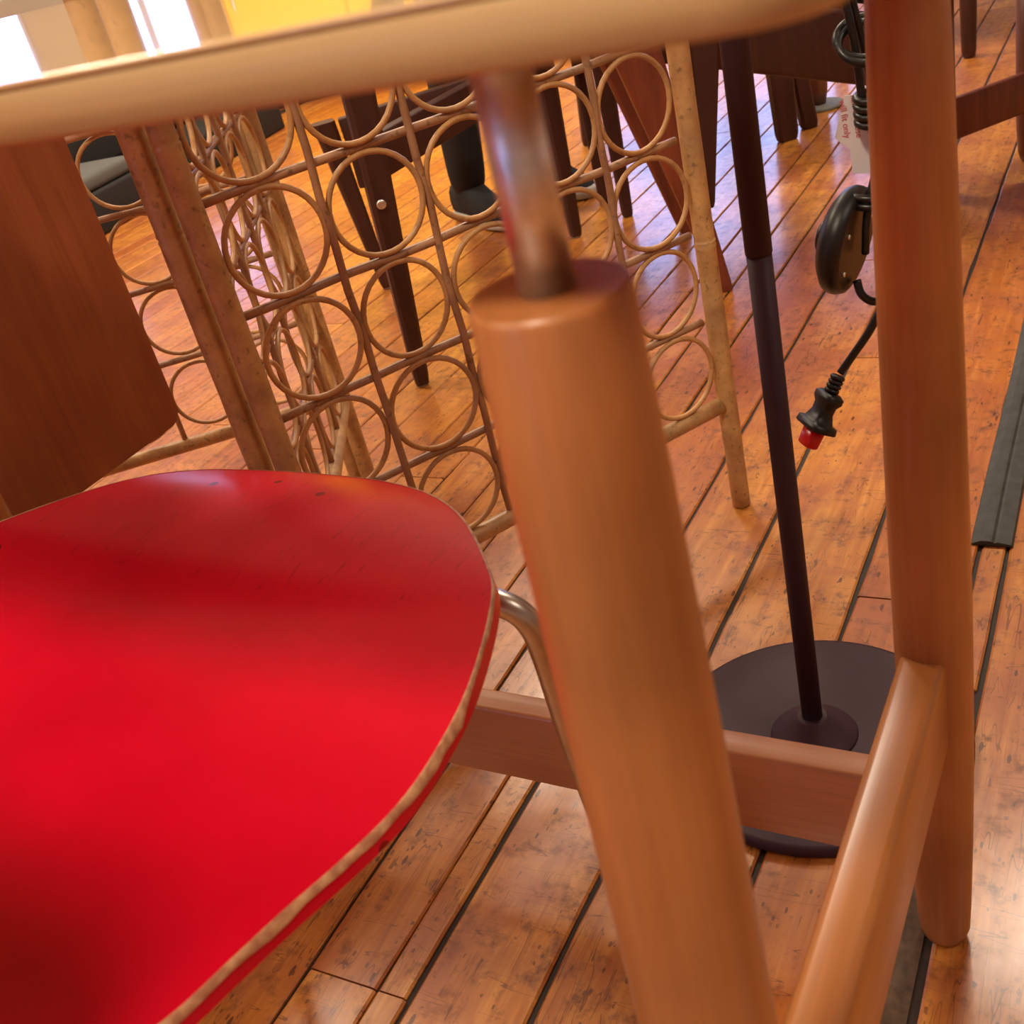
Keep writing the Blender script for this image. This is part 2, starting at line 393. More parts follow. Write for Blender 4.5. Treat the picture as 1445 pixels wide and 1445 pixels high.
for i in range(len(seams) - 1):
    m0, m1 = seams[i], seams[i + 1]
    gap = 0.0024 if m0 < -0.9 else (0.0036 if m0 < -0.65 else 0.0055)
    if abs(m0 + 0.622) < 1e-3 or abs(m0 + 0.148) < 1e-3: gap = 0.004
    ts = list(fixed.get(round(m0, 3), []))
    t = -0.6 + random.random() * 0.9
    lst = [-0.6]
    if ts: lst += ts; t = ts[-1]
    else: t = -0.2 - random.random() * 0.0
    while t < 6.3:
        t += random.uniform(1.25, 2.3); lst.append(min(t, 6.3))
    if abs(m0 + 0.148) < 1e-3: lst = [0.90, 1.15, 6.3]
    lst = sorted(set(lst))
    for a, b in zip(lst[:-1], lst[1:]):
        if b - a < 0.05: continue
        near = m0 > -1.3 and a < 3.0
        cuts = [(m0 + gap / 2, m1 - gap / 2)]
        if abs(m0 + 0.622) < 1e-3 and b < 1.2: cuts = [(m0 + gap / 2, -0.5462), (-0.5446, m1 - gap / 2)]   # split board
        for (c0, c1) in cuts:
            vs, fs = board(a + 0.001, b - 0.001, c0, c1, 0, near)
            me = bpy.data.meshes.new('floor_board'); me.from_pydata(vs, [], fs); me.materials.append(M['floor']); me.update()
            o = bpy.data.objects.new('floor_board', me); col.objects.link(o); o.parent = fl
            tm = (a + b) / 2; mm_ = (c0 + c1) / 2
            o.location = (tm * cos(AZ) + mm_ * sin(AZ), tm * sin(AZ) - mm_ * cos(AZ), random.uniform(-0.0004, 0.0004)); o.rotation_euler = (0, 0, AZ); nb += 1
# weathered filler beside the thin board
mm_ = -0.134; 
o = MB().box((-0.75, -0.011, -0.004), (0.75, 0.011, -0.0008)).build('filler_strip', M['filler'], fl); tm = 0.14
o.location = (tm * cos(AZ) + mm_ * sin(AZ), tm * sin(AZ) - mm_ * cos(AZ), 0); o.rotation_euler = (0, 0, AZ)
# boards outside the part in view, joined
ext = MB()
def clip_add(ma, mb_, ta, tb):
    c = [(ta, ma), (tb, ma), (tb, mb_), (ta, mb_)]
    pts = [Vector((tt * cos(AZ) + m_ * sin(AZ), tt * sin(AZ) - m_ * cos(AZ), 0)) for tt, m_ in c]
    if any(p.x < X0 or p.x > X1 or p.y < Y0 or p.y > Y1 for p in pts): return
    ext.add(pts + [p - Vector((0, 0, 0.01)) for p in pts], [(0, 3, 2, 1)[::-1] if False else (0, 3, 2, 1), (0, 1, 5, 4), (1, 2, 6, 5), (2, 3, 7, 6), (3, 0, 4, 7)])
mcur = -9.0
while mcur < 9.0:
    wd = 0.1; tt = -8.0
    while tt < 11:
        if not (mcur + wd > seams[0] and mcur < seams[-1] and tt + 0.8 > -0.6 and tt < 6.3): clip_add(mcur + 0.002, mcur + wd - 0.002, tt + 0.001, tt + 0.799)
        tt += 0.8
    mcur += wd
eo = ext.build('floor_board', M['floor'], fl); eo['kind'] = 'stuff'

# ------------------------------------------------------------------ table (local x = along its length to the right, local y = away from camera)
RZ = radians(-35)
tb = empty('wooden_table', (0, 0, 0), RZ)
tag(tb, 'pale laminate wooden table with fat tapered legs and low stretchers, cut off at top', 'table')
def rounded_slab(x0, x1, y0, y1, z0, z1, r, bev=0.0025, mi=0):
    mb = MB(); pts = []
    for (cx, cy, o) in ((x1 - r, y1 - r, 0), (x0 + r, y1 - r, pi / 2), (x0 + r, y0 + r, pi), (x1 - r, y0 + r, 3 * pi / 2)):
        for k in range(9): a = o + k / 8 * pi / 2; pts.append((cx + r * cos(a), cy + r * sin(a), cos(a), sin(a)))
    n = len(pts); layers = [(z0, -bev), (z0 + bev, 0), (z1 - bev, 0), (z1, -bev)]; vs = []
    for z, ins in layers:
        for (x, y, a, b) in pts: vs.append((x + a * ins, y + b * ins, z))
    fs = []
    for i in range(3):
        for j in range(n): k = (j + 1) % n; fs.append((i * n + j, i * n + k, (i + 1) * n + k, (i + 1) * n + j))
    mb.add(vs, fs, True, mi); mb.f.append(tuple(range(n - 1, -1, -1))); mb.sm.append(False); mb.mi.append(mi)
    mb.f.append(tuple(range(3 * n, 4 * n))); mb.sm.append(False); mb.mi.append(mi); return mb
rounded_slab(-1.14, -0.046, 0.177, 0.645, 0.769, 0.7812, 0.018, 0.0012).build('tabletop', M['ply_edge'], tb)
rounded_slab(-1.14, -0.046, 0.177, 0.645, 0.7812, 0.7828, 0.018, 0.0005).build('laminate_surface', M['laminate'], tb)
prof = [(0.012, 0.0), (0.0165, 0.003), (0.019, 0.012), (0.0203, 0.04), (0.0225, 0.11), (0.0243, 0.20), (0.0250, 0.30), (0.0247, 0.38), (0.0238, 0.46), (0.0225, 0.57), (0.0210, 0.66), (0.0195, 0.7125), (0.0186, 0.7150)]
for (lx, ly) in ((-0.123, 0.2125), (-0.119, 0.606), (-1.115, 0.2125), (-1.115, 0.606)):
    lg = MB().lathe(prof, 48).build('leg', M['leg'], tb); lg.location = (lx, ly, 0)
    MB().lathe([(0.0068, 0.7145), (0.0068, 0.768)], 24).build('steel_rod', M['rod_steel'], lg)
    MB().lathe([(0.010, 0.766), (0.0105, 0.7665), (0.0105, 0.7690)], 24).build('rod_collar', M['rod_steel'], lg)
for x in (-0.123, -1.115):
    MB().box((x - 0.0145, 0.225, 0.220), (x + 0.0155, 0.592, 0.299), 0.006).build('stretcher', M['stretch_y'], tb)
MB().box((-1.10, 0.587, 0.095), (-0.136, 0.613, 0.178), 0.0035).build('long_stretcher', M['stretch_x'], tb)

# ------------------------------------------------------------------ red chair (same axes as the table)
ch = empty('red_shell_chair', (0, 0, 0), RZ)
tag(ch, 'worn red plywood shell chair with bent chrome legs tucked under the table', 'chair')
CR = -0.54
spine = [ # F, z, halfwidth
 (0.5165, 0.432, 0.012), (0.5145, 0.4345, 0.060), (0.511, 0.438, 0.090), (0.503, 0.443, 0.122), (0.492, 0.4485, 0.146), (0.477, 0.4535, 0.168), (0.458, 0.4575, 0.188), (0.436, 0.460, 0.208), (0.414, 0.461, 0.225), (0.385, 0.460, 0.238), (0.353, 0.460, 0.249), (0.323, 0.460, 0.257), (0.293, 0.460, 0.2615), (0.268, 0.460, 0.263), (0.245, 0.460, 0.261), (0.218, 0.460, 0.2545), (0.190, 0.460, 0.246), (0.162, 0.460, 0.239), (0.133, 0.460, 0.231), (0.100, 0.462, 0.212), (0.070, 0.466, 0.175), (0.045, 0.476, 0.135), (0.025, 0.496, 0.110), (0.012, 0.525, 0.102), (0.002, 0.565, 0.115), (-0.006, 0.615, 0.150), (-0.012, 0.665, 0.182), (-0.018, 0.715, 0.200), (-0.024, 0.765, 0.205), (-0.030, 0.82, 0.19), (-0.034, 0.855, 0.155), (-0.036, 0.872, 0.09), (-0.037, 0.876, 0.02)]
NS = 28
def shell_pt(i, s):
    F, z, wv = spine[i]
    if i <= 20:
        # dished saddle across the seat, rolling down to the front lip
        k = max(0.0, min(1.0, (0.50 - F) / 0.12)); dish = -0.014 * k * (1 - s * s)
        roll = 0.0
        zz = z + dish + roll + (0.006 * k * s * s)
        zz -= 0.006 * k
        sc = (0.8 - zz) / 0.34 if i < 19 else 1 + (0.8 - zz - 0.34) / 0.34 * (20 - i) / 2
        # keep the rim where it is measured, let the dish move down only
        e = (0.8 - (z - 0.0)) / 0.34 if i < 19 else 1 + ((0.8 - z) / 0.34 - 1) * (20 - i) / 2
        return Vector(((CR + wv * s) * e, F * e, zz))
    bow = 0.03 * s * s
    return Vector((CR + wv * s, F + bow, z))
rows = []
for i in range(len(spine)):
    rows.append([shell_pt(i, math.sin(-pi / 2 + pi * j / NS) ) for j in range(NS + 1)])
# refine along the spine
ref = []
for j in range(NS + 1):
    ref.append(sub_pts([rows[i][j] for i in range(len(spine))], 3))
NR = len(ref[0]); W_ = NS + 1
top = [[ref[j][i] for j in range(W_)] for i in range(NR)]
nor = [[None] * W_ for _ in range(NR)]
for i in range(NR):
    for j in range(W_):
        a = top[min(i + 1, NR - 1)][j] - top[max(i - 1, 0)][j]; b = top[i][min(j + 1, W_ - 1)] - top[i][max(j - 1, 0)]
        n_ = a.cross(b); n_ = n_.normalized() if n_.length > 1e-9 else Vector((0, 0, 1))
        if i < 60 and n_.z < 0: n_ = -n_
        nor[i][j] = n_
# consistent orientation: seat up, back towards sitter
for i in range(1, NR):
    for j in range(W_):
        if nor[i][j].dot(nor[i - 1][j]) < 0: nor[i][j] = -nor[i][j]
TH = 0.0105
vt = [top[i][j] for i in range(NR) for j in range(W_)]; vb = [top[i][j] - nor[i][j] * TH for i in range(NR) for j in range(W_)]
mb = MB(); fs = []
ix = lambda i, j: i * W_ + j; K = NR * W_
for i in range(NR - 1):
    for j in range(NS):
        fs.append((ix(i, j), ix(i, j + 1), ix(i + 1, j + 1), ix(i + 1, j))); fs.append((K + ix(i, j), K + ix(i + 1, j), K + ix(i + 1, j + 1), K + ix(i, j + 1)))
loop = [ix(0, j) for j in range(W_)] + [ix(i, NS) for i in range(1, NR)] + [ix(NR - 1, j) for j in range(NS - 1, -1, -1)] + [ix(i, 0) for i in range(NR - 2, 0, -1)]
mb.add(vt + vb, fs, True)
# rim of red paint with the worn pale ply band as its own part
def rim(u0, u1, out=0.0):
    vs = []; n = len(loop)
    for k, q in enumerate(loop):
        P = vt[q]; B = vb[q]; pn = vt[loop[(k + 1) % n]] - vt[loop[k - 1]]; d = (P - B).normalized(); o_ = pn.cross(d)
        o_ = o_.normalized() if o_.length > 1e-9 else Vector((0, 0, 0))
        vs.append(P.lerp(B, u0) - o_ * out); 
    for k, q in enumerate(loop):
        P = vt[q]; B = vb[q]; pn = vt[loop[(k + 1) % n]] - vt[loop[k - 1]]; d = (P - B).normalized(); o_ = pn.cross(d)
        o_ = o_.normalized() if o_.length > 1e-9 else Vector((0, 0, 0))
        vs.append(P.lerp(B, u1) - o_ * out)
    return vs, [(k, (k + 1) % n, n + (k + 1) % n, n + k) for k in range(n)]
vs, fr = rim(0.0, 1.0); mb.add(vs, fr, True)
mb.build('seat_shell', M['red'], ch)
# worn edge band: follows the top of the rim, uneven width
band = MB(); n = len(loop); vv = []
cen = Vector((CR, 0.3, 0.45))
for k, q in enumerate(loop):
    P = vt[q]; B = vb[q]; tg = vt[loop[(k + 1) % n]] - vt[loop[k - 1]]; d = (P - B).normalized(); o_ = tg.cross(d)
    o_ = o_.normalized() if o_.length > 1e-9 else Vector((0, 0, 0))
    if o_.dot(P - cen) < 0: o_ = -o_
    wv = 0.30 + 0.22 * mnoise.noise(P * 60) + 0.18 * mnoise.noise(P * 18)
    if P.y > 0.42: wv *= 0.45
    elif P.y < 0.32: wv = min(0.75, wv * 1.35)
    vv.append((P - o_ * 0.0010 + d * 0.0003, P + o_ * 0.0004 + d * 0.0002, P.lerp(B, max(0.05, wv)) + o_ * 0.0004))
vs = [p for tr in vv for p in tr]; fs = []
for k in range(n):
    k2 = (k + 1) % n
    for j in (0, 1): fs.append((3 * k + j, 3 * k2 + j, 3 * k2 + j + 1, 3 * k + j + 1))
band.add(vs, fs, True); o = band.build('worn_edge', M['worn'], ch); o['label'] = 'rim with the red paint worn to pale plywood'
def legpts(sx, front):
    if front: top_ = [(CR + sx * 0.04, 0.34, 0.428), (CR + sx * 0.14, 0.41, 0.428), (CR + sx * 0.185, 0.438, 0.427), (CR + sx * 0.207, 0.443, 0.422), (CR + sx * 0.219, 0.446, 0.408), (CR + sx * 0.222, 0.449, 0.38), (CR + sx * 0.222, 0.455, 0.30), (CR + sx * 0.220, 0.474, 0.16), (CR + sx * 0.216, 0.50, 0.008)]
    else: top_ = [(CR + sx * 0.06, 0.22, 0.428), (CR + sx * 0.13, 0.17, 0.428), (CR + sx * 0.16, 0.145, 0.420), (CR + sx * 0.175, 0.13, 0.40), (CR + sx * 0.19, 0.11, 0.35), (CR + sx * 0.22, 0.05, 0.17), (CR + sx * 0.24, 0.01, 0.008)]
    return top_
for sx in (-1, 1):
    for fr_ in (True, False):
        p = sub_pts(legpts(sx, fr_), 8)
        lg = MB().tube(p, 0.0085, 14).build('leg', M['tube_steel'], ch)
        q = legpts(sx, fr_)[-1]; MB().lathe([(0.008, 0.0), (0.010, 0.002), (0.009, 0.018)], 16, (q[0], q[1])).build('rubber_foot', M['rubber'], lg)
MB().box((CR - 0.07, 0.20, 0.425), (CR + 0.07, 0.36, 0.434), 0.003).build('mounting_plate', M['tube_steel'], ch)

# ------------------------------------------------------------------ folding rattan screen
sc = empty('rattan_folding_screen', (0, 0, 0))
tag(sc, 'three-panel folding rattan screen filled with cane rings in a square grid', 'screen')
PITC, ZR, ZS = 0.1077, 0.10955, 0.163
NROW = 5; ZTOP = ZS + NROW * ZR
random.seed(3)
ring_mesh = MB().torus(0.0505, 0.0032, 32, 7).mesh('cane_ring', M['cane_ring'])
def bamboo(x, y, z0, z1, r, nodes=(0.31, 0.62)):
    pr = [(r * 0.86, z0), (r * 0.97, z0 + 0.003)]; zz = z0 + 0.02
    while zz < z1 - 0.01:
        pr.append((r * (1 + random.uniform(-0.03, 0.03)), zz)); zz += 0.05
    for nz in nodes:
        if z0 + .03 < nz < z1 - .03: pr += [(r * 1.0, nz - 0.006), (r * 1.05, nz - 0.002), (r * 0.93, nz), (r * 1.06, nz + 0.003), (r * 1.0, nz + 0.007)]
    pr += [(r * 0.97, z1 - 0.003), (r * 0.85, z1)]; pr.sort(key=lambda q: q[1])
    return MB().lathe(pr, 20, (x, y))
def panel(Oxy, az, ncol, pl, pr_, lift=0.0, sh=0.0):
    d = Vector((cos(az), sin(az), 0)); nrm = Vector((-sin(az), cos(az), 0)); O = Vector((Oxy[0], Oxy[1], 0))
    Wd = ncol * PITC - 0.006
    # posts
    for (off, z0, r) in ((-0.0125, 0.0, pl), (Wd + 0.0125 + sh, 0.0, pr_)):
        P = O + d * off; b = bamboo(0, 0, z0, ZTOP + 0.22, r, (random.uniform(.2, .42), random.uniform(.55, .75))).build('post', M['cane_post'], sc); b.location = P; b.rotation_euler = (0, 0, random.random() * 6)
    for z in (ZS - 0.008, ZTOP + 0.008):
        b = MB().tube(sub_pts([O + d * u + Vector((0, 0, z + random.uniform(-.001, .001))) for u in (-0.006, Wd * .25, Wd * .5, Wd * .75, Wd + 0.006)], 3), 0.0105, 14).build('rail', M['cane_post'], sc)
    for k in range(1, ncol):
        u = k * PITC; pts = [O + d * (u + random.uniform(-.0015, .0015)) + nrm * random.uniform(-.001, .001) + Vector((0, 0, z)) for z in [ZS - 0.004 + (ZTOP - ZS) * q / 12 for q in range(13)]]
        MB().tube(sub_pts(pts, 2), 0.0042, 9).build('upright_rod', M['cane_rod'], sc)
    for r in range(1, NROW):
        z = ZS + r * ZR + lift; pts = [O + d * u + nrm * 0.0035 + Vector((0, 0, z + random.uniform(-.0012, .0012))) for u in [Wd * q / 10 for q in range(11)]]
        MB().tube(sub_pts(pts, 2), 0.0046, 9).build('cross_rod', M['cane_rod'], sc)
    for c in range(ncol):
        for r in range(NROW):
            o = bpy.data.objects.new('cane_ring', ring_mesh); col.objects.link(o); o.parent = sc
            o.location = O + d * ((c + 0.5) * PITC - (0.002 if c == ncol - 1 else 0)) + Vector((0, 0, ZS + (r + 0.5) * ZR + lift * (0.6 if r == 0 else 1))) + nrm * random.uniform(-.002, .002)
            e = Matrix.Rotation(az, 3, 'Z') @ Matrix.Rotation(pi / 2, 3, 'X') @ Matrix.Rotation(random.random() * 6, 3, 'Z')
            o.rotation_euler = (Matrix.Rotation(random.uniform(-.06, .06), 3, 'Z') @ e).to_euler(); s_ = random.uniform(0.97, 1.0); o.scale = (s_, s_, 1)
panel((-0.197, 1.026), radians(25.13), 5, 0.0125, 0.0125, 0.0, 0.006)
panel((-0.2355, 1.045), radians(87.0), 5, 0.0125, 0.0125)
panel((-0.2395, 1.605), radians(186.0), 5, 0.0125, 0.0125, 0.016)

# ------------------------------------------------------------------ floor lamp
lp = empty('floor_lamp', (0.2320, 0.802, 0))
tag(lp, 'plum-brown metal floor lamp pole on round flat base, standing behind the table stretcher', 'lamp')
MB().lathe([(0.144, 0.0), (0.146, 0.002), (0.146, 0.009), (0.1445, 0.0115), (0.141, 0.012)], 72).build('base', M['lamp'], lp)
MB().lathe([(0.042, 0.0118), (0.0405, 0.014), (0.034, 0.018), (0.024, 0.026), (0.0155, 0.034), (0.0135, 0.036)], 40).build('hub', M['lamp'], lp)
pl = MB().lathe([(0.0098, 0.030), (0.0098, 0.5045)], 28); pl.lathe([(0.0104, 0.506), (0.0104, 1.02)], 28); pl.lathe([(0.0094, 0.504), (0.0094, 0.507)], 24); pl.build('pole', M['lamp'], lp)
pl = MB().lathe([(0.0098, 1.02), (0.0098, 1.50)], 24).build('upper_pole', M['lamp'], lp)
MB().lathe([(0.13, 1.42), (0.128, 1.425), (0.075, 1.64), (0.073, 1.645), (0.071, 1.64), (0.124, 1.425)], 40, cap=False).build('lamp_shade', M['lamp'], lp)

# ------------------------------------------------------------------ hanging cord bundle with foot dimmer and plug
cd = empty('lamp_power_cord', (0.348, 0.88, 0.206))
tag(cd, 'bundled black power cord hanging by the lamp with dimmer disc and red-tipped plug', 'cord')
def L(p): return (p[0] - 0.34, p[1] - 0.88, p[2] - 0.2)
def cordt(pts, r=0.0033, n=8, name='cord'): return MB().tube(sub_pts([L(p) for p in pts], n), r, 10).build(name, M['cordb'], cd)
cordt([(0.332, 0.885, 1.35), (0.331, 0.88, 0.9), (0.330, 0.88, 0.72), (0.3335, 0.88, 0.655), (0.338, 0.878, 0.62), (0.342, 0.876, 0.56)])
cordt([(0.338, 0.885, 1.35), (0.337, 0.882, 0.9), (0.336, 0.88, 0.72), (0.340, 0.884, 0.655), (0.350, 0.885, 0.60), (0.352, 0.88, 0.55)])
for k in range(2):
    pts = [(0.347 + 0.022 * cos(a), 0.874 + 0.012 * sin(a) + 0.004 * k, 0.615 + 0.013 * sin(a) + 0.007 * k * .5) for a in [i / 12 * 2 * pi for i in range(12)]]
    MB().tube(sub_pts([L(p) for p in pts], 4, True), 0.0033, 8, True).build('cord_loop', M['cordb'], cd)
for k in range(4):
    pts = [(0.350 + 0.013 * cos(a), 0.876 + 0.012 * sin(a), 0.574 - 0.0062 * k + 0.002 * sin(a)) for a in [i / 10 * 2 * pi for i in range(10)]]
    MB().tube(sub_pts([L(p) for p in pts], 3, True), 0.0034, 8, True).build('cord_wrap', M['cordb'], cd)
cordt([(0.352, 0.874, 0.570), (0.350, 0.872, 0.53), (0.341, 0.87, 0.500), (0.335, 0.868, 0.478), (0.334, 0.872, 0.45)])
cordt([(0.356, 0.878, 0.570), (0.356, 0.874, 0.52), (0.352, 0.87, 0.48), (0.350, 0.862, 0.44), (0.352, 0.866, 0.40)])
for k in range(2):
    pts = [(0.346 + 0.019 * cos(a), 0.872 + 0.014 * sin(a), 0.497 - 0.007 * k - 0.003 * cos(a)) for a in [i / 10 * 2 * pi for i in range(10)]]
    MB().tube(sub_pts([L(p) for p in pts], 3, True), 0.0034, 8, True).build('cord_wrap', M['cordb'], cd)
# dimmer disc: a shallow dome standing almost on edge
dm = MB().lathe([(0.040, -0.011), (0.0435, -0.009), (0.0455, -0.004), (0.0455, 0.001), (0.043, 0.006), (0.034, 0.012), (0.020, 0.0155), (0.0001, 0.0165)], 40)
dob = dm.build('dimmer_disc', M['rubber'], cd)
nrm = Vector((-0.72, 0.66, 0.20)).normalized()
q = nrm.to_track_quat('Z', 'Y'); DC = Vector(L((0.322, 0.885, 0.461)))
dob.rotation_mode = 'QUATERNION'; dob.rotation_quaternion = q; dob.location = DC
MB().lathe([(0.014, 0.014), (0.014, 0.020), (0.012, 0.0215)], 24).build('dimmer_button', M['rubber'], dob)
for (a, b) in ((0.026, 0.015), (-0.026, 0.015), (0.026, -0.018), (-0.026, -0.018)):
    MB().lathe([(0.002, -0.0125), (0.0022, -0.011), (0.001, -0.010)], 10, (a, b)).build('screw', M['rod_steel'], dob)
MB().tube(sub_pts([L(p) for p in [(0.328, 0.88, 0.425), (0.330, 0.877, 0.413), (0.339, 0.876, 0.404), (0.350, 0.877, 0.404), (0.362, 0.880, 0.408)]], 6), 0.0036, 10).build('cord_loop', M['cordb'], cd)
cordt([(0.354, 0.878, 0.43), (0.3545, 0.878, 0.410), (0.349, 0.879, 0.396), (0.335, 0.88, 0.374), (0.320, 0.88, 0.357), (0.307, 0.88, 0.3425)], 0.0036)
# plug, axis pointing down-left
pa = Vector((0.3065, 0.88, 0.343)); pb = Vector((0.2885, 0.878, 0.313)); ax = (pb - pa).normalized()
Mp = Matrix.Translation(Vector(L(pa))) @ ax.to_track_quat('Z', 'Y').to_matrix().to_4x4() @ Matrix.Scale(1.18, 4)
pm = MB()
for k in range(5): pm.lathe([(0.0048, 0.002 + k * 0.0035), (0.0058, 0.003 + k * 0.0035), (0.0058, 0.0045 + k * 0.0035), (0.0048, 0.0052 + k * 0.0035)], 14, M=Mp)
pm.build('strain_relief', M['rubber'], cd)
pm = MB()
def rect_loft(mb, secs, M_):
    vs = []; fs = []
    for (z, a, b) in secs:
        for k in range(16):
            t = 2 * pi * k / 16; cx, sx = cos(t), sin(t); e = 0.5
            vs.append(M_ @ Vector((a * math.copysign(abs(cx) ** e, cx), b * math.copysign(abs(sx) ** e, sx), z)))
    for i in range(len(secs) - 1):
        for j in range(16): k = (j + 1) % 16; fs.append((i * 16 + j, i * 16 + k, (i + 1) * 16 + k, (i + 1) * 16 + j))
    fs.append(tuple(range(15, -1, -1))); t = (len(secs) - 1) * 16; fs.append(tuple(range(t, t + 16)))
    mb.add(vs, fs, True)
rect_loft(pm, [(0.016, 0.009, 0.006), (0.018, 0.0125, 0.008), (0.022, 0.0125, 0.008), (0.026, 0.009, 0.0065), (0.032, 0.0085, 0.0065), (0.040, 0.012, 0.009), (0.0405, 0.0165, 0.0115), (0.045, 0.0175, 0.012), (0.0455, 0.0165, 0.0115)], Mp)
pm.build('plug_body', M['rubber'], cd)
pm = MB(); rect_loft(pm, [(0.045, 0.009, 0.0065), (0.060, 0.0085, 0.006), (0.061, 0.0075, 0.005)], Mp); pm.build('prong_cap', M['red_plastic'], cd)['label'] = 'red prong cap'
# paper tag with red printed lines
tg = MB(); pts2 = [(-0.013, 0.030), (0.012, 0.032), (0.016, 0.0), (0.013, -0.012), (0.012, -0.034), (-0.001, -0.034), (-0.005, -0.014), (-0.018, -0.004)]
vs = [(a, -0.0003, b) for a, b in pts2] + [(a, 0.0003, b) for a, b in pts2]; k = len(pts2)
tg.add(vs, [tuple(range(k)), tuple(range(2 * k - 1, k - 1, -1))] + [(i, k + i, k + (i + 1) % k, (i + 1) % k) for i in range(k)])
M['paper'] = plain('white_tag_paper', (226, 222, 226), 0.6, var=0.02)
M['ink'] = plain('red_ink', (206, 96, 110), 0.7)
tgo = tg.build('paper_tag', M['paper'], cd); tgo.location = L((0.3415, 0.890, 0.545)); tgo.rotation_euler = (0.1, 0.15, -0.35)
def text_lines(lines, parent, size, loc, rot):
    for i, s_ in enumerate(lines):
        cu = bpy.data.curves.new('tag_text', 'FONT'); cu.body = s_; cu.size = size; cu.extrude = 0.00005; cu.align_x = 'CENTER'
        o = bpy.data.objects.new('tag_text', cu); col.objects.link(o)
        dg = bpy.context.evaluated_depsgraph_get(); me = bpy.data.meshes.new_from_object(o.evaluated_get(dg)); bpy.data.objects.remove(o)
        me.materials.clear(); me.materials.append(M['ink']); o = bpy.data.objects.new('tag_text', me); col.objects.link(o); o.parent = parent
        o.location = Vector(loc) + Matrix.Rotation(rot, 3, 'Y') @ Vector((0, 0, -i * size * 1.25)); o.rotation_euler = (pi / 2, rot, 0)
text_lines(['d polarized', 'han two use', 'will fit only'], tgo, 0.0072, (0.004, -0.0006, 0.015), 1.35)

# ------------------------------------------------------------------ black rubber cable cover on the floor
st = MB(); prof2 = [(-0.023, 0.0), (-0.021, 0.003), (-0.006, 0.0055), (-0.003, 0.004), (0.0, 0.0062), (0.003, 0.0066), (0.012, 0.0066), (0.014, 0.0055), (0.022, 0.002), (0.023, 0.0)]
vs = []; fs = []; n = 28
for k in range(n + 1):
    x = 1.9 * k / n
    for (a, b) in prof2: vs.append((x, a + 0.0015 * mnoise.noise(Vector((x * 3, a * 20, 0))) + 0.008 * (x > 0.05) * (x / 1.9) , b + 0.0001))
m_ = len(prof2)
for k in range(n):
    for j in range(m_ - 1): fs.append((k * m_ + j, k * m_ + j + 1, (k + 1) * m_ + j + 1, (k + 1) * m_ + j))
    fs.append((k * m_ + m_ - 1, k * m_, (k + 1) * m_, (k + 1) * m_ + m_ - 1))
fs.append(tuple(range(m_ - 1, -1, -1))); fs.append(tuple(range(n * m_, n * m_ + m_)))
st.add(vs, [tuple(reversed(f)) for f in fs])
so = st.build('cable_cover', M['strip']); tt, mm_ = 1.153, -0.1365
so.location = (tt * cos(AZ) + mm_ * sin(AZ), tt * sin(AZ) - mm_ * cos(AZ), 0.0006); so.rotation_euler = (0, 0, AZ)
tag(so, 'flat dark rubber cable cover strip lying along a floor board', 'cable cover')

# ------------------------------------------------------------------ brown plywood low chair at the left
bc = empty('brown_plywood_chair', (0, 0, 0), RZ)
tag(bc, 'low brown plywood chair seen from behind, its flat back panel at left', 'chair')
mb = MB(); pts = []; r = 0.022; yA, yB, zA, zB = 0.44, 0.945, 0.252, 0.755
for (cx, cy, o) in ((yB - r, zB - r, 0), (yA + r, zB - r, pi / 2), (yA + r, zA + r, pi), (yB - r, zA + r, 3 * pi / 2)):
    for k in range(7): a = o + k / 6 * pi / 2; pts.append((cx + r * cos(a), cy + r * sin(a)))
n = len(pts); vs = [(-1.157, a, b) for a, b in pts] + [(-1.175, a, b) for a, b in pts]
mb.add(vs, [tuple(range(n)), tuple(range(2 * n - 1, n - 1, -1))] + [(k, n + k, n + (k + 1) % n, (k + 1) % n) for k in range(n)])
mb.build('backrest', M['brown_ply'], bc)
MB().box((-1.54, 0.46, 0.31), (-1.178, 0.75, 0.33), 0.006).build('seat', M['brown_ply'], bc)
for (a, b) in ((-1.24, 0.50), (-1.24, 0.70), (-1.50, 0.50), (-1.50, 0.70)):
    MB().lathe([(0.011, 0.0), (0.016, 0.309)], 18, (a, b)).build('leg', M['teak'], bc)
MB().box((-1.235, 0.47, 0.27), (-1.215, 0.74, 0.309), 0.004).build('seat_rail', M['teak'], bc)

# ------------------------------------------------------------------ dark open-frame armchair behind the screen
def legbox(p0, p1, w0, w1, d0=None, d1=None, rz=0.0, bev=0.12):
    """tapered, slightly rounded leg from top p0 to foot p1"""
    d0 = d0 or w0; d1 = d1 or w1; A = Vector(p0); B = Vector(p1); mb = MB(); vs = []; n = 12
    R_ = Matrix.Rotation(rz, 3, 'Z')
    secs = [(0, 1.0), (0.5, 1.0), (0.97, 1.0), (1.0, 0.88)]
    for t, k in secs:
        c = A.lerp(B, t); w_ = (w0 + (w1 - w0) * t) * k / 2; d_ = (d0 + (d1 - d0) * t) * k / 2; b = min(w_, d_) * 0.35
        for (sx, sy) in ((1, 1), (-1, 1), (-1, -1), (1, -1)):
            for (q1, q2) in (((0, 1), (1, 0)) if sx * sy < 0 else ((1, 0), (0, 1))):
                vs.append(c + R_ @ Vector((sx * (w_ - b * (1 - q1)) , sy * (d_ - b * (1 - q2)), 0)))
    m = 8; fs = []
    for i in range(3):
        for j in range(m): k = (j + 1) % m; fs.append((i * m + j, i * m + k, (i + 1) * m + k, (i + 1) * m + j))
    fs = [tuple(reversed(f)) for f in fs]; fs.append(tuple(range(m))); fs.append(tuple(range(4 * m - 1, 3 * m - 1, -1)))
    mb.add(vs, fs); return mb
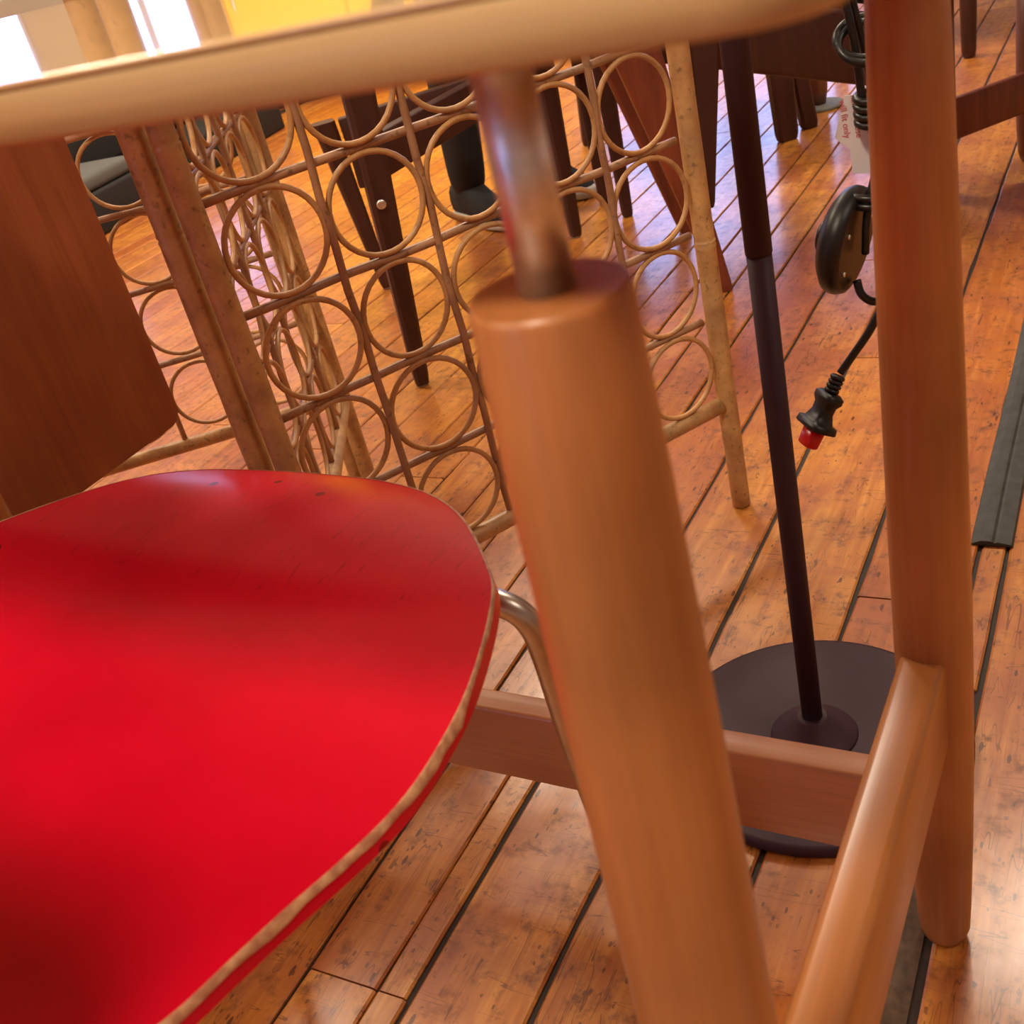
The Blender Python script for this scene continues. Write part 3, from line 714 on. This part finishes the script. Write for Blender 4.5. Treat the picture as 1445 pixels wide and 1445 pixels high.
def beam(p0, p1, w_, h, bev=0.004, h2=None):
    A = Vector(p0); B = Vector(p1); d = B - A; Ln = d.length; M_ = Matrix.Translation(A) @ d.to_track_quat('X', 'Z').to_matrix().to_4x4()
    return MB().box((0, -w_ / 2, -h / 2), (Ln, w_ / 2, h / 2), bev, M_)
ac = empty('open_frame_armchair', (-0.104, 1.95, 0))
tag(ac, 'dark wood chair frame behind the rattan screen, screw head on its near leg', 'chair')
def LA(p): return (p[0] + 0.104, p[1] - 1.95, p[2])
F1, F2, F3, F4 = (-0.102, 1.955), (-0.151, 2.60), (0.318, 2.61), (0.27, 3.2)
for i, (a, b, hh) in enumerate((F1 + (0.66,), F2 + (0.40,), F3 + (0.44,))):
    tx = (0.040, -0.035, 0.0)[i]; lg = legbox(LA((a + tx, b, hh)), LA((a, b, 0.004)), 0.060 if i == 0 else 0.05, 0.027, 0.052, 0.03, radians(10)).build('leg', M['teak'], ac)
    x, y, z = LA((a, b, 0)); MB().lathe([(0.012, 0.0), (0.012, 0.006)], 14, (x, y)).build('foot_glide', M['clear'], lg)
    if i == 0:
        s_ = MB().lathe([(0.0085, 0.0), (0.0085, 0.002), (0.006, 0.0035)], 16).build('screw_head', M['rod_steel'], lg)
        s_.location = LA((a + 0.020, b - 0.0325, 0.352)); s_.rotation_euler = (radians(96), 0, radians(5))
beam(LA((F1[0], F1[1], 0.415)), LA((F3[0], F3[1], 0.405)), 0.028, 0.075).build('side_rail', M['teak'], ac)
beam(LA((F2[0], F2[1], 0.37)), LA((F3[0], F3[1], 0.39)), 0.026, 0.06).build('back_rail', M['teak'], ac)
beam(LA((F1[0] + 0.035, F1[1] - 0.01, 0.675)), LA((F3[0], F3[1], 0.655)), 0.06, 0.03).build('armrest', M['teak'], ac)
legbox(LA((F3[0], F3[1], 0.66)), LA((F3[0], F3[1], 0.43)), 0.045, 0.045).build('arm_post', M['teak'], ac)

# slim black-legged stool right behind the centre
bs = empty('slim_dark_stool', (0.45, 2.7, 0)); tag(bs, 'stool with slim black tapered legs standing behind the ring grid, right of the steel rod', 'stool')
for (a, b, w0) in ((0.459, 2.665, 0.045), (0.433, 2.82, 0.036), (0.28, 2.84, 0.036), (0.30, 2.69, 0.036)):
    if a > 0.4: legbox((a - 0.45, b - 2.7, 0.42), (a - 0.45, b - 2.7, 0.002), w0, 0.026).build('leg', M['black_cloth'] if False else M['teak'], bs)
legbox((0.28 - .45, 0.12, 0.42), (0.28 - .45 + 0.02, 0.12, 0.002), 0.034, 0.024).build('leg', M['teak'], bs)
MB().box((-0.20, -0.06, 0.40), (0.05, 0.16, 0.43), 0.008).build('seat', M['teak'], bs)

# ------------------------------------------------------------------ dark lounge chair with splayed reddish leg (upper right of centre)
lc = empty('lounge_chair', (0.515, 2.03, 0)); tag(lc, 'dark teak lounge chair with a splayed reddish front leg and black seat pad', 'chair')
def LC(p): return (p[0] - 0.515, p[1] - 2.03, p[2])
legbox(LC((0.405, 2.03, 0.50)), LC((0.514, 2.03, 0.0)), 0.088, 0.026, 0.035, 0.03).build('leg', M['teak_red'], lc)
legbox(LC((0.548, 2.09, 0.46)), LC((0.516, 2.09, 0.15)), 0.060, 0.022, 0.035, 0.03).build('brace', M['teak'], lc)
beam(LC((0.40, 2.10, 0.518)), LC((0.96, 2.13, 0.318)), 0.035, 0.125, 0.01).build('side_rail', M['teak'], lc)
beam(LC((0.40, 2.42, 0.518)), LC((0.96, 2.45, 0.318)), 0.035, 0.10, 0.01).build('side_rail', M['teak'], lc)
Mt = Matrix.Translation(Vector(LC((0.42, 2.10, 0.575)))) @ Matrix.Rotation(radians(18), 4, 'Y')
MB().box((0.0, 0.02, 0.0), (0.50, 0.34, 0.05), 0.02, Mt).build('seat_pad', M['black_cloth'], lc)
legbox(LC((0.42, 2.43, 0.50)), LC((0.545, 2.44, 0.0)), 0.07, 0.026, 0.035, 0.03).build('leg', M['teak_red'], lc)
legbox(LC((0.93, 2.13, 0.30)), LC((0.945, 2.13, 0.0)), 0.04, 0.03, 0.035, 0.03).build('leg', M['teak'], lc)

# table behind it: flared dark legs
dt = empty('dark_side_table', (1.005, 3.0, 0)); tag(dt, 'dark side table with thick flared leg pair standing past the lounge chair', 'table')
legbox((-0.045, -0.03, 0.50), (-0.035, -0.035, 0.002), 0.085, 0.055, 0.04, 0.04, 0.1).build('leg', M['teak'], dt)
legbox((-0.01, 0.02, 0.50), (0.05, 0.03, 0.002), 0.05, 0.045, 0.04, 0.04).build('leg', M['teak'], dt)
legbox((0.0, 0.45, 0.50), (0.02, 0.50, 0.002), 0.05, 0.045, 0.04, 0.04).build('leg', M['teak'], dt)
legbox((-0.45, 0.45, 0.50), (-0.48, 0.50, 0.002), 0.05, 0.045, 0.04, 0.04).build('leg', M['teak'], dt)
MB().box((-0.50, -0.08, 0.50), (0.05, 0.55, 0.53), 0.01).build('tabletop', M['teak'], dt)
# stool leg on a grey disc
ds = empty('disc_footed_stool', (1.155, 3.215, 0)); tag(ds, 'stool whose tapered wooden leg stands on a round grey felt disc', 'stool')
MB().lathe([(0.066, 0.0), (0.068, 0.002), (0.068, 0.008), (0.066, 0.010)], 36).build('foot_disc', M['felt'], ds)
MB().lathe([(0.018, 0.009), (0.026, 0.05), (0.030, 0.16), (0.032, 0.46)], 24).build('leg', M['teak_mid'], ds)
MB().lathe([(0.05, 0.46), (0.078, 0.47), (0.083, 0.485), (0.078, 0.50), (0.05, 0.51)], 36).build('seat', M['teak_mid'], ds)

# ------------------------------------------------------------------ teak chair at the right edge
tc_ = empty('teak_dining_chair', (1.265, 2.31, 0)); tag(tc_, 'reddish teak chair at far right with a broad low stretcher between rounded legs', 'chair')
def LT(p): return (p[0] - 1.265, p[1] - 2.31, p[2])
pr = [(0.010, 0.0), (0.017, 0.004), (0.022, 0.02), (0.0255, 0.07), (0.027, 0.14), (0.028, 0.46)]
for (a, b, mname) in ((1.283, 2.315, 'teak_mid'), (1.047, 2.222, 'teak_red'), (1.445, 1.905, 'teak_mid'), (1.21, 1.812, 'teak_mid')):
    x, y, z = LT((a, b, 0)); MB().lathe(pr, 24, (x, y)).build('leg', M[mname], tc_)
beam(LT((1.04, 2.212, 0.155)), LT((1.283, 2.305, 0.150)), 0.022, 0.082, 0.006).build('stretcher', M['teak_red'], tc_)
beam(LT((1.21, 1.812, 0.155)), LT((1.445, 1.905, 0.150)), 0.022, 0.06, 0.006).build('stretcher', M['teak_red'], tc_)
Mt = Matrix.Translation(Vector(LT((1.047, 2.222, 0.43)))) @ Matrix.Rotation(radians(21.5), 4, 'Z')
MB().box((-0.03, -0.47, 0), (0.285, 0.03, 0.05), 0.012, Mt).build('seat', M['black_cloth'], tc_)
fs_ = empty('slim_legged_table', (1.66, 3.335, 0)); tag(fs_, 'distant table with a slim dark round-tipped leg near the top right corner', 'table')
pr2 = [(0.010, 0.0), (0.017, 0.004), (0.021, 0.02), (0.024, 0.15), (0.027, 0.52)]
for (a, b) in ((0, 0), (0.55, 0.2), (-0.2, 0.5), (0.35, 0.7)): MB().lathe(pr2, 20, (a, b)).build('leg', M['teak'], fs_)
Mt = Matrix.Rotation(radians(20), 4, 'Z'); MB().box((-0.04, -0.04, 0.52), (0.62, 0.58, 0.55), 0.01, Mt).build('tabletop', M['teak'], fs_)

# ------------------------------------------------------------------ black low bench, back left
bb = empty('black_low_bench', (-1.13, 4.0, 0), math.atan2(1.25, 0.57)); tag(bb, 'long black low bench with grey top on the floor behind the left screen panel', 'bench')
MB().box((-0.5, 0.02, 0.0), (1.45, 0.55, 0.14), 0.01).build('body', M['black_cloth'], bb)
MB().box((-0.48, 0.04, 0.14), (0.35, 0.30, 0.20), 0.02).build('grey_pad', M['grey_cloth'], bb)
MB().box((-0.45, 0.32, 0.14), (1.4, 0.54, 0.36), 0.02).build('backrest', M['black_cloth'], bb)

# ------------------------------------------------------------------ standing person, only the shod foot in view
pn = empty('person', (0.235, 3.0, 0), radians(25)); tag(pn, 'person in black trousers and black shoes with white soles standing beyond the screen', 'person')
def skin_obj(name, verts, edges, radii, mat, root=0, lev=2):
    me = bpy.data.meshes.new(name); me.from_pydata(verts, edges, []); o = bpy.data.objects.new(name, me); col.objects.link(o); o.parent = pn
    md = o.modifiers.new('s', 'SKIN'); md.use_smooth_shade = True
    for i, r_ in enumerate(radii): me.skin_vertices[0].data[i].radius = (r_, r_) if not isinstance(r_, tuple) else r_
    me.skin_vertices[0].data[root].use_root = True
    sb = o.modifiers.new('b', 'SUBSURF'); sb.levels = lev; sb.render_levels = lev
    me.materials.append(mat); return o
V = [(0, 0.03, 0.95), (0, 0.02, 1.12), (0, 0.02, 1.32), (0, 0.02, 1.46), (0, 0.0, 1.54), (0, -0.01, 1.64),
     (0.10, 0.02, 0.90), (0.11, 0.0, 0.50), (0.12, 0.04, 0.09), (-0.10, 0.02, 0.90), (-0.11, 0.0, 0.50), (-0.12, 0.04, 0.09),
     (0.18, 0.02, 1.42), (0.25, 0.03, 1.14), (0.24, -0.06, 0.90), (-0.18, 0.02, 1.42), (-0.25, 0.03, 1.14), (-0.24, -0.06, 0.90)]
Eg = [(0, 1), (1, 2), (2, 3), (3, 4), (4, 5), (0, 6), (6, 7), (7, 8), (0, 9), (9, 10), (10, 11), (3, 12), (12, 13), (13, 14), (3, 15), (15, 16), (16, 17)]
Rd = [0.12, 0.11, 0.13, 0.07, 0.05, 0.09, 0.08, 0.055, 0.04, 0.08, 0.055, 0.04, 0.05, 0.04, 0.028, 0.05, 0.04, 0.028]
# hands with fingers, part of the body surface
for s_, wr in ((1, 14), (-1, 17)):
    b = len(V); V.append((s_ * 0.24, -0.08, 0.84)); Rd.append((0.036, 0.018)); Eg.append((wr, b))
    for k in range(4):
        i = len(V); x = s_ * 0.24; y = -0.055 - 0.019 * k
        V += [(x, y, 0.79), (x - s_ * 0.012, y - 0.005, 0.75 - 0.008 * (k in (1, 2)))]; Rd += [0.009, 0.0075]; Eg += [(b, i), (i, i + 1)]
    i = len(V); V += [(s_ * 0.225, -0.12, 0.82), (s_ * 0.215, -0.135, 0.785)]; Rd += [0.011, 0.009]; Eg += [(b, i), (i, i + 1)]
skin_obj('body', V, Eg, Rd, M['skin'])
skin_obj('trousers', [(0, 0.03, 0.97), (0.09, 0.02, 0.90), (0.11, 0.0, 0.50), (0.12, 0.045, 0.055), (-0.09, 0.02, 0.90), (-0.11, 0.0, 0.50), (-0.12, 0.045, 0.055)], [(0, 1), (1, 2), (2, 3), (0, 4), (4, 5), (5, 6)], [0.14, 0.10, 0.070, 0.050, 0.10, 0.070, 0.050], M['black_cloth'])
skin_obj('shirt', [(0, 0.03, 0.98), (0, 0.02, 1.14), (0, 0.02, 1.34), (0, 0.02, 1.46), (0.18, 0.02, 1.42), (0.255, 0.03, 1.13), (0.245, -0.04, 0.95), (-0.18, 0.02, 1.42), (-0.255, 0.03, 1.13), (-0.245, -0.04, 0.95)], [(0, 1), (1, 2), (2, 3), (3, 4), (4, 5), (5, 6), (3, 7), (7, 8), (8, 9)], [0.15, 0.135, 0.15, 0.08, 0.065, 0.055, 0.042, 0.065, 0.055, 0.042], M['shirt'])
hd = MB(); 
import itertools
for i in range(1): pass
vs = []; fs = []; n, m = 20, 14
for i in range(m + 1):
    ph = -pi / 2 + pi * i / m
    for k in range(n):
        a = 2 * pi * k / n; vs.append((0.083 * cos(ph) * cos(a), 0.098 * cos(ph) * sin(a) + 0.012, 1.665 + 0.095 * sin(ph) + (0.012 if sin(a) > 0.2 else 0)))
for i in range(m):
    for k in range(n): q2 = (k + 1) % n; fs.append((i * n + k, i * n + q2, (i + 1) * n + q2, (i + 1) * n + k))
hd.add([v for v in vs], [f for f in fs if not (vs[f[0]][1] < -0.055 and vs[f[0]][2] < 1.70)], True); hd.build('hair', M['hair'], pn)
for (ex) in (-0.03, 0.03): MB().torus(0.001, 0.009, 8, 6, Matrix.Translation((ex, -0.093, 1.655))).build('eye', M['black_cloth'], pn)
MB().tube([(0, -0.094, 1.66), (0, -0.108, 1.635), (0, -0.110, 1.622), (0, -0.094, 1.615)], [0.006, 0.009, 0.011, 0.008], 8).build('nose', M['skin'], pn)
MB().tube([(-0.022, -0.090, 1.592), (0, -0.097, 1.590), (0.022, -0.090, 1.592)], 0.004, 8).build('mouth', M['red_plastic'], pn)
for ex in (-0.088, 0.088): MB().torus(0.014, 0.006, 10, 6, Matrix.Translation((ex, 0.01, 1.645)) @ Matrix.Rotation(pi / 2, 4, 'Y')).build('ear', M['skin'], pn)
for s_ in (-1, 1):
    x = 0.12 * s_
    def shoe(secs, mat, name, par):
        mb = MB(); vs = []; fs = []
        for (y, hw_, z0, z1) in secs:
            for k in range(14):
                a = 2 * pi * k / 14; sx = math.copysign(abs(cos(a)) ** 0.7, cos(a)); sz = math.copysign(abs(sin(a)) ** 0.7, sin(a))
                vs.append((x + hw_ * sx, y, (z0 + z1) / 2 + (z1 - z0) / 2 * sz))
        for i in range(len(secs) - 1):
            for j in range(14): k = (j + 1) % 14; fs.append((i * 14 + j, i * 14 + k, (i + 1) * 14 + k, (i + 1) * 14 + j))
        fs.append(tuple(range(13, -1, -1))); t = (len(secs) - 1) * 14; fs.append(tuple(range(t, t + 14))); mb.add(vs, fs, True); return mb.build(name, mat, par)
    sh = shoe([(0.115, 0.02, 0.02, 0.05), (0.10, 0.034, 0.015, 0.10), (0.04, 0.038, 0.015, 0.12), (-0.02, 0.040, 0.015, 0.085), (-0.09, 0.046, 0.015, 0.055), (-0.135, 0.038, 0.015, 0.042), (-0.155, 0.015, 0.018, 0.030)], M['black_cloth'], 'shoe', pn)
    shoe([(0.122, 0.02, 0.0, 0.026), (0.105, 0.036, 0.0, 0.028), (0.0, 0.040, 0.0, 0.026), (-0.09, 0.050, 0.0, 0.024), (-0.145, 0.040, 0.0, 0.030), (-0.168, 0.016, 0.002, 0.028)], M['white_sole'], 'sole', sh)

# ------------------------------------------------------------------ room things out of direct view
yc = empty('yellow_cabinet', (0.03, 5.9, 0)); tag(yc, 'bright yellow cabinet at the far side, seen reflected in the tabletop', 'cabinet')
MB().box((-0.75, 0.0, 0.06), (0.95, 0.45, 1.42), 0.01).build('body', M['yellow'], yc)
for k in range(3): 
    d_ = MB().box((-0.735 + k * 0.562, -0.02, 0.08), (-0.185 + k * 0.562, -0.001, 1.40), 0.006).build('door', M['yellow'], yc)
    MB().box((-0.70 + k * 0.562, -0.045, 0.95), (-0.685 + k * 0.562, -0.02, 1.08), 0.003).build('handle', M['rod_steel'], d_)
MB().box((-0.73, 0.03, 0.0), (0.93, 0.43, 0.06)).build('plinth', M['rubber'], yc)
LPOS = [(1.6, 2.6), (-1.6, 3.2), (1.9, -0.6), (0.2, 4.3), (-3.2, 0.4)]
for i, (x, y) in enumerate(LPOS):
    e = empty('ceiling_lamp', (x, y, 3.12)); tag(e, 'round white ceiling lamp high above ' + ('the lounge chair', 'the black bench', 'the open floor right of the table', 'the yellow cabinet', 'the floor left of the red chair')[i], 'lamp', 'ceiling lamps above the room')
    MB().lathe([(0.10, 0.06), (0.10, 0.13)], 24).build('mount', M['trim'], e)
    MB().lathe([(0.37, 0.02), (0.38, 0.03), (0.38, 0.06), (0.36, 0.065)], 40).build('housing', M['trim'], e)
pd = empty('pendant_lamp', KEY); tag(pd, 'metal pendant lamp hanging above and behind the viewer', 'lamp')
MB().lathe([(0.22, 0.0), (0.215, 0.02), (0.12, 0.16), (0.04, 0.22), (0.02, 0.24)], 36, cap=False).build('lamp_shade', M['trim'], pd)
MB().tube([(0, 0, 0.22), (0, 0, 0.49)], 0.004, 8).build('cable', M['cordb'], pd)
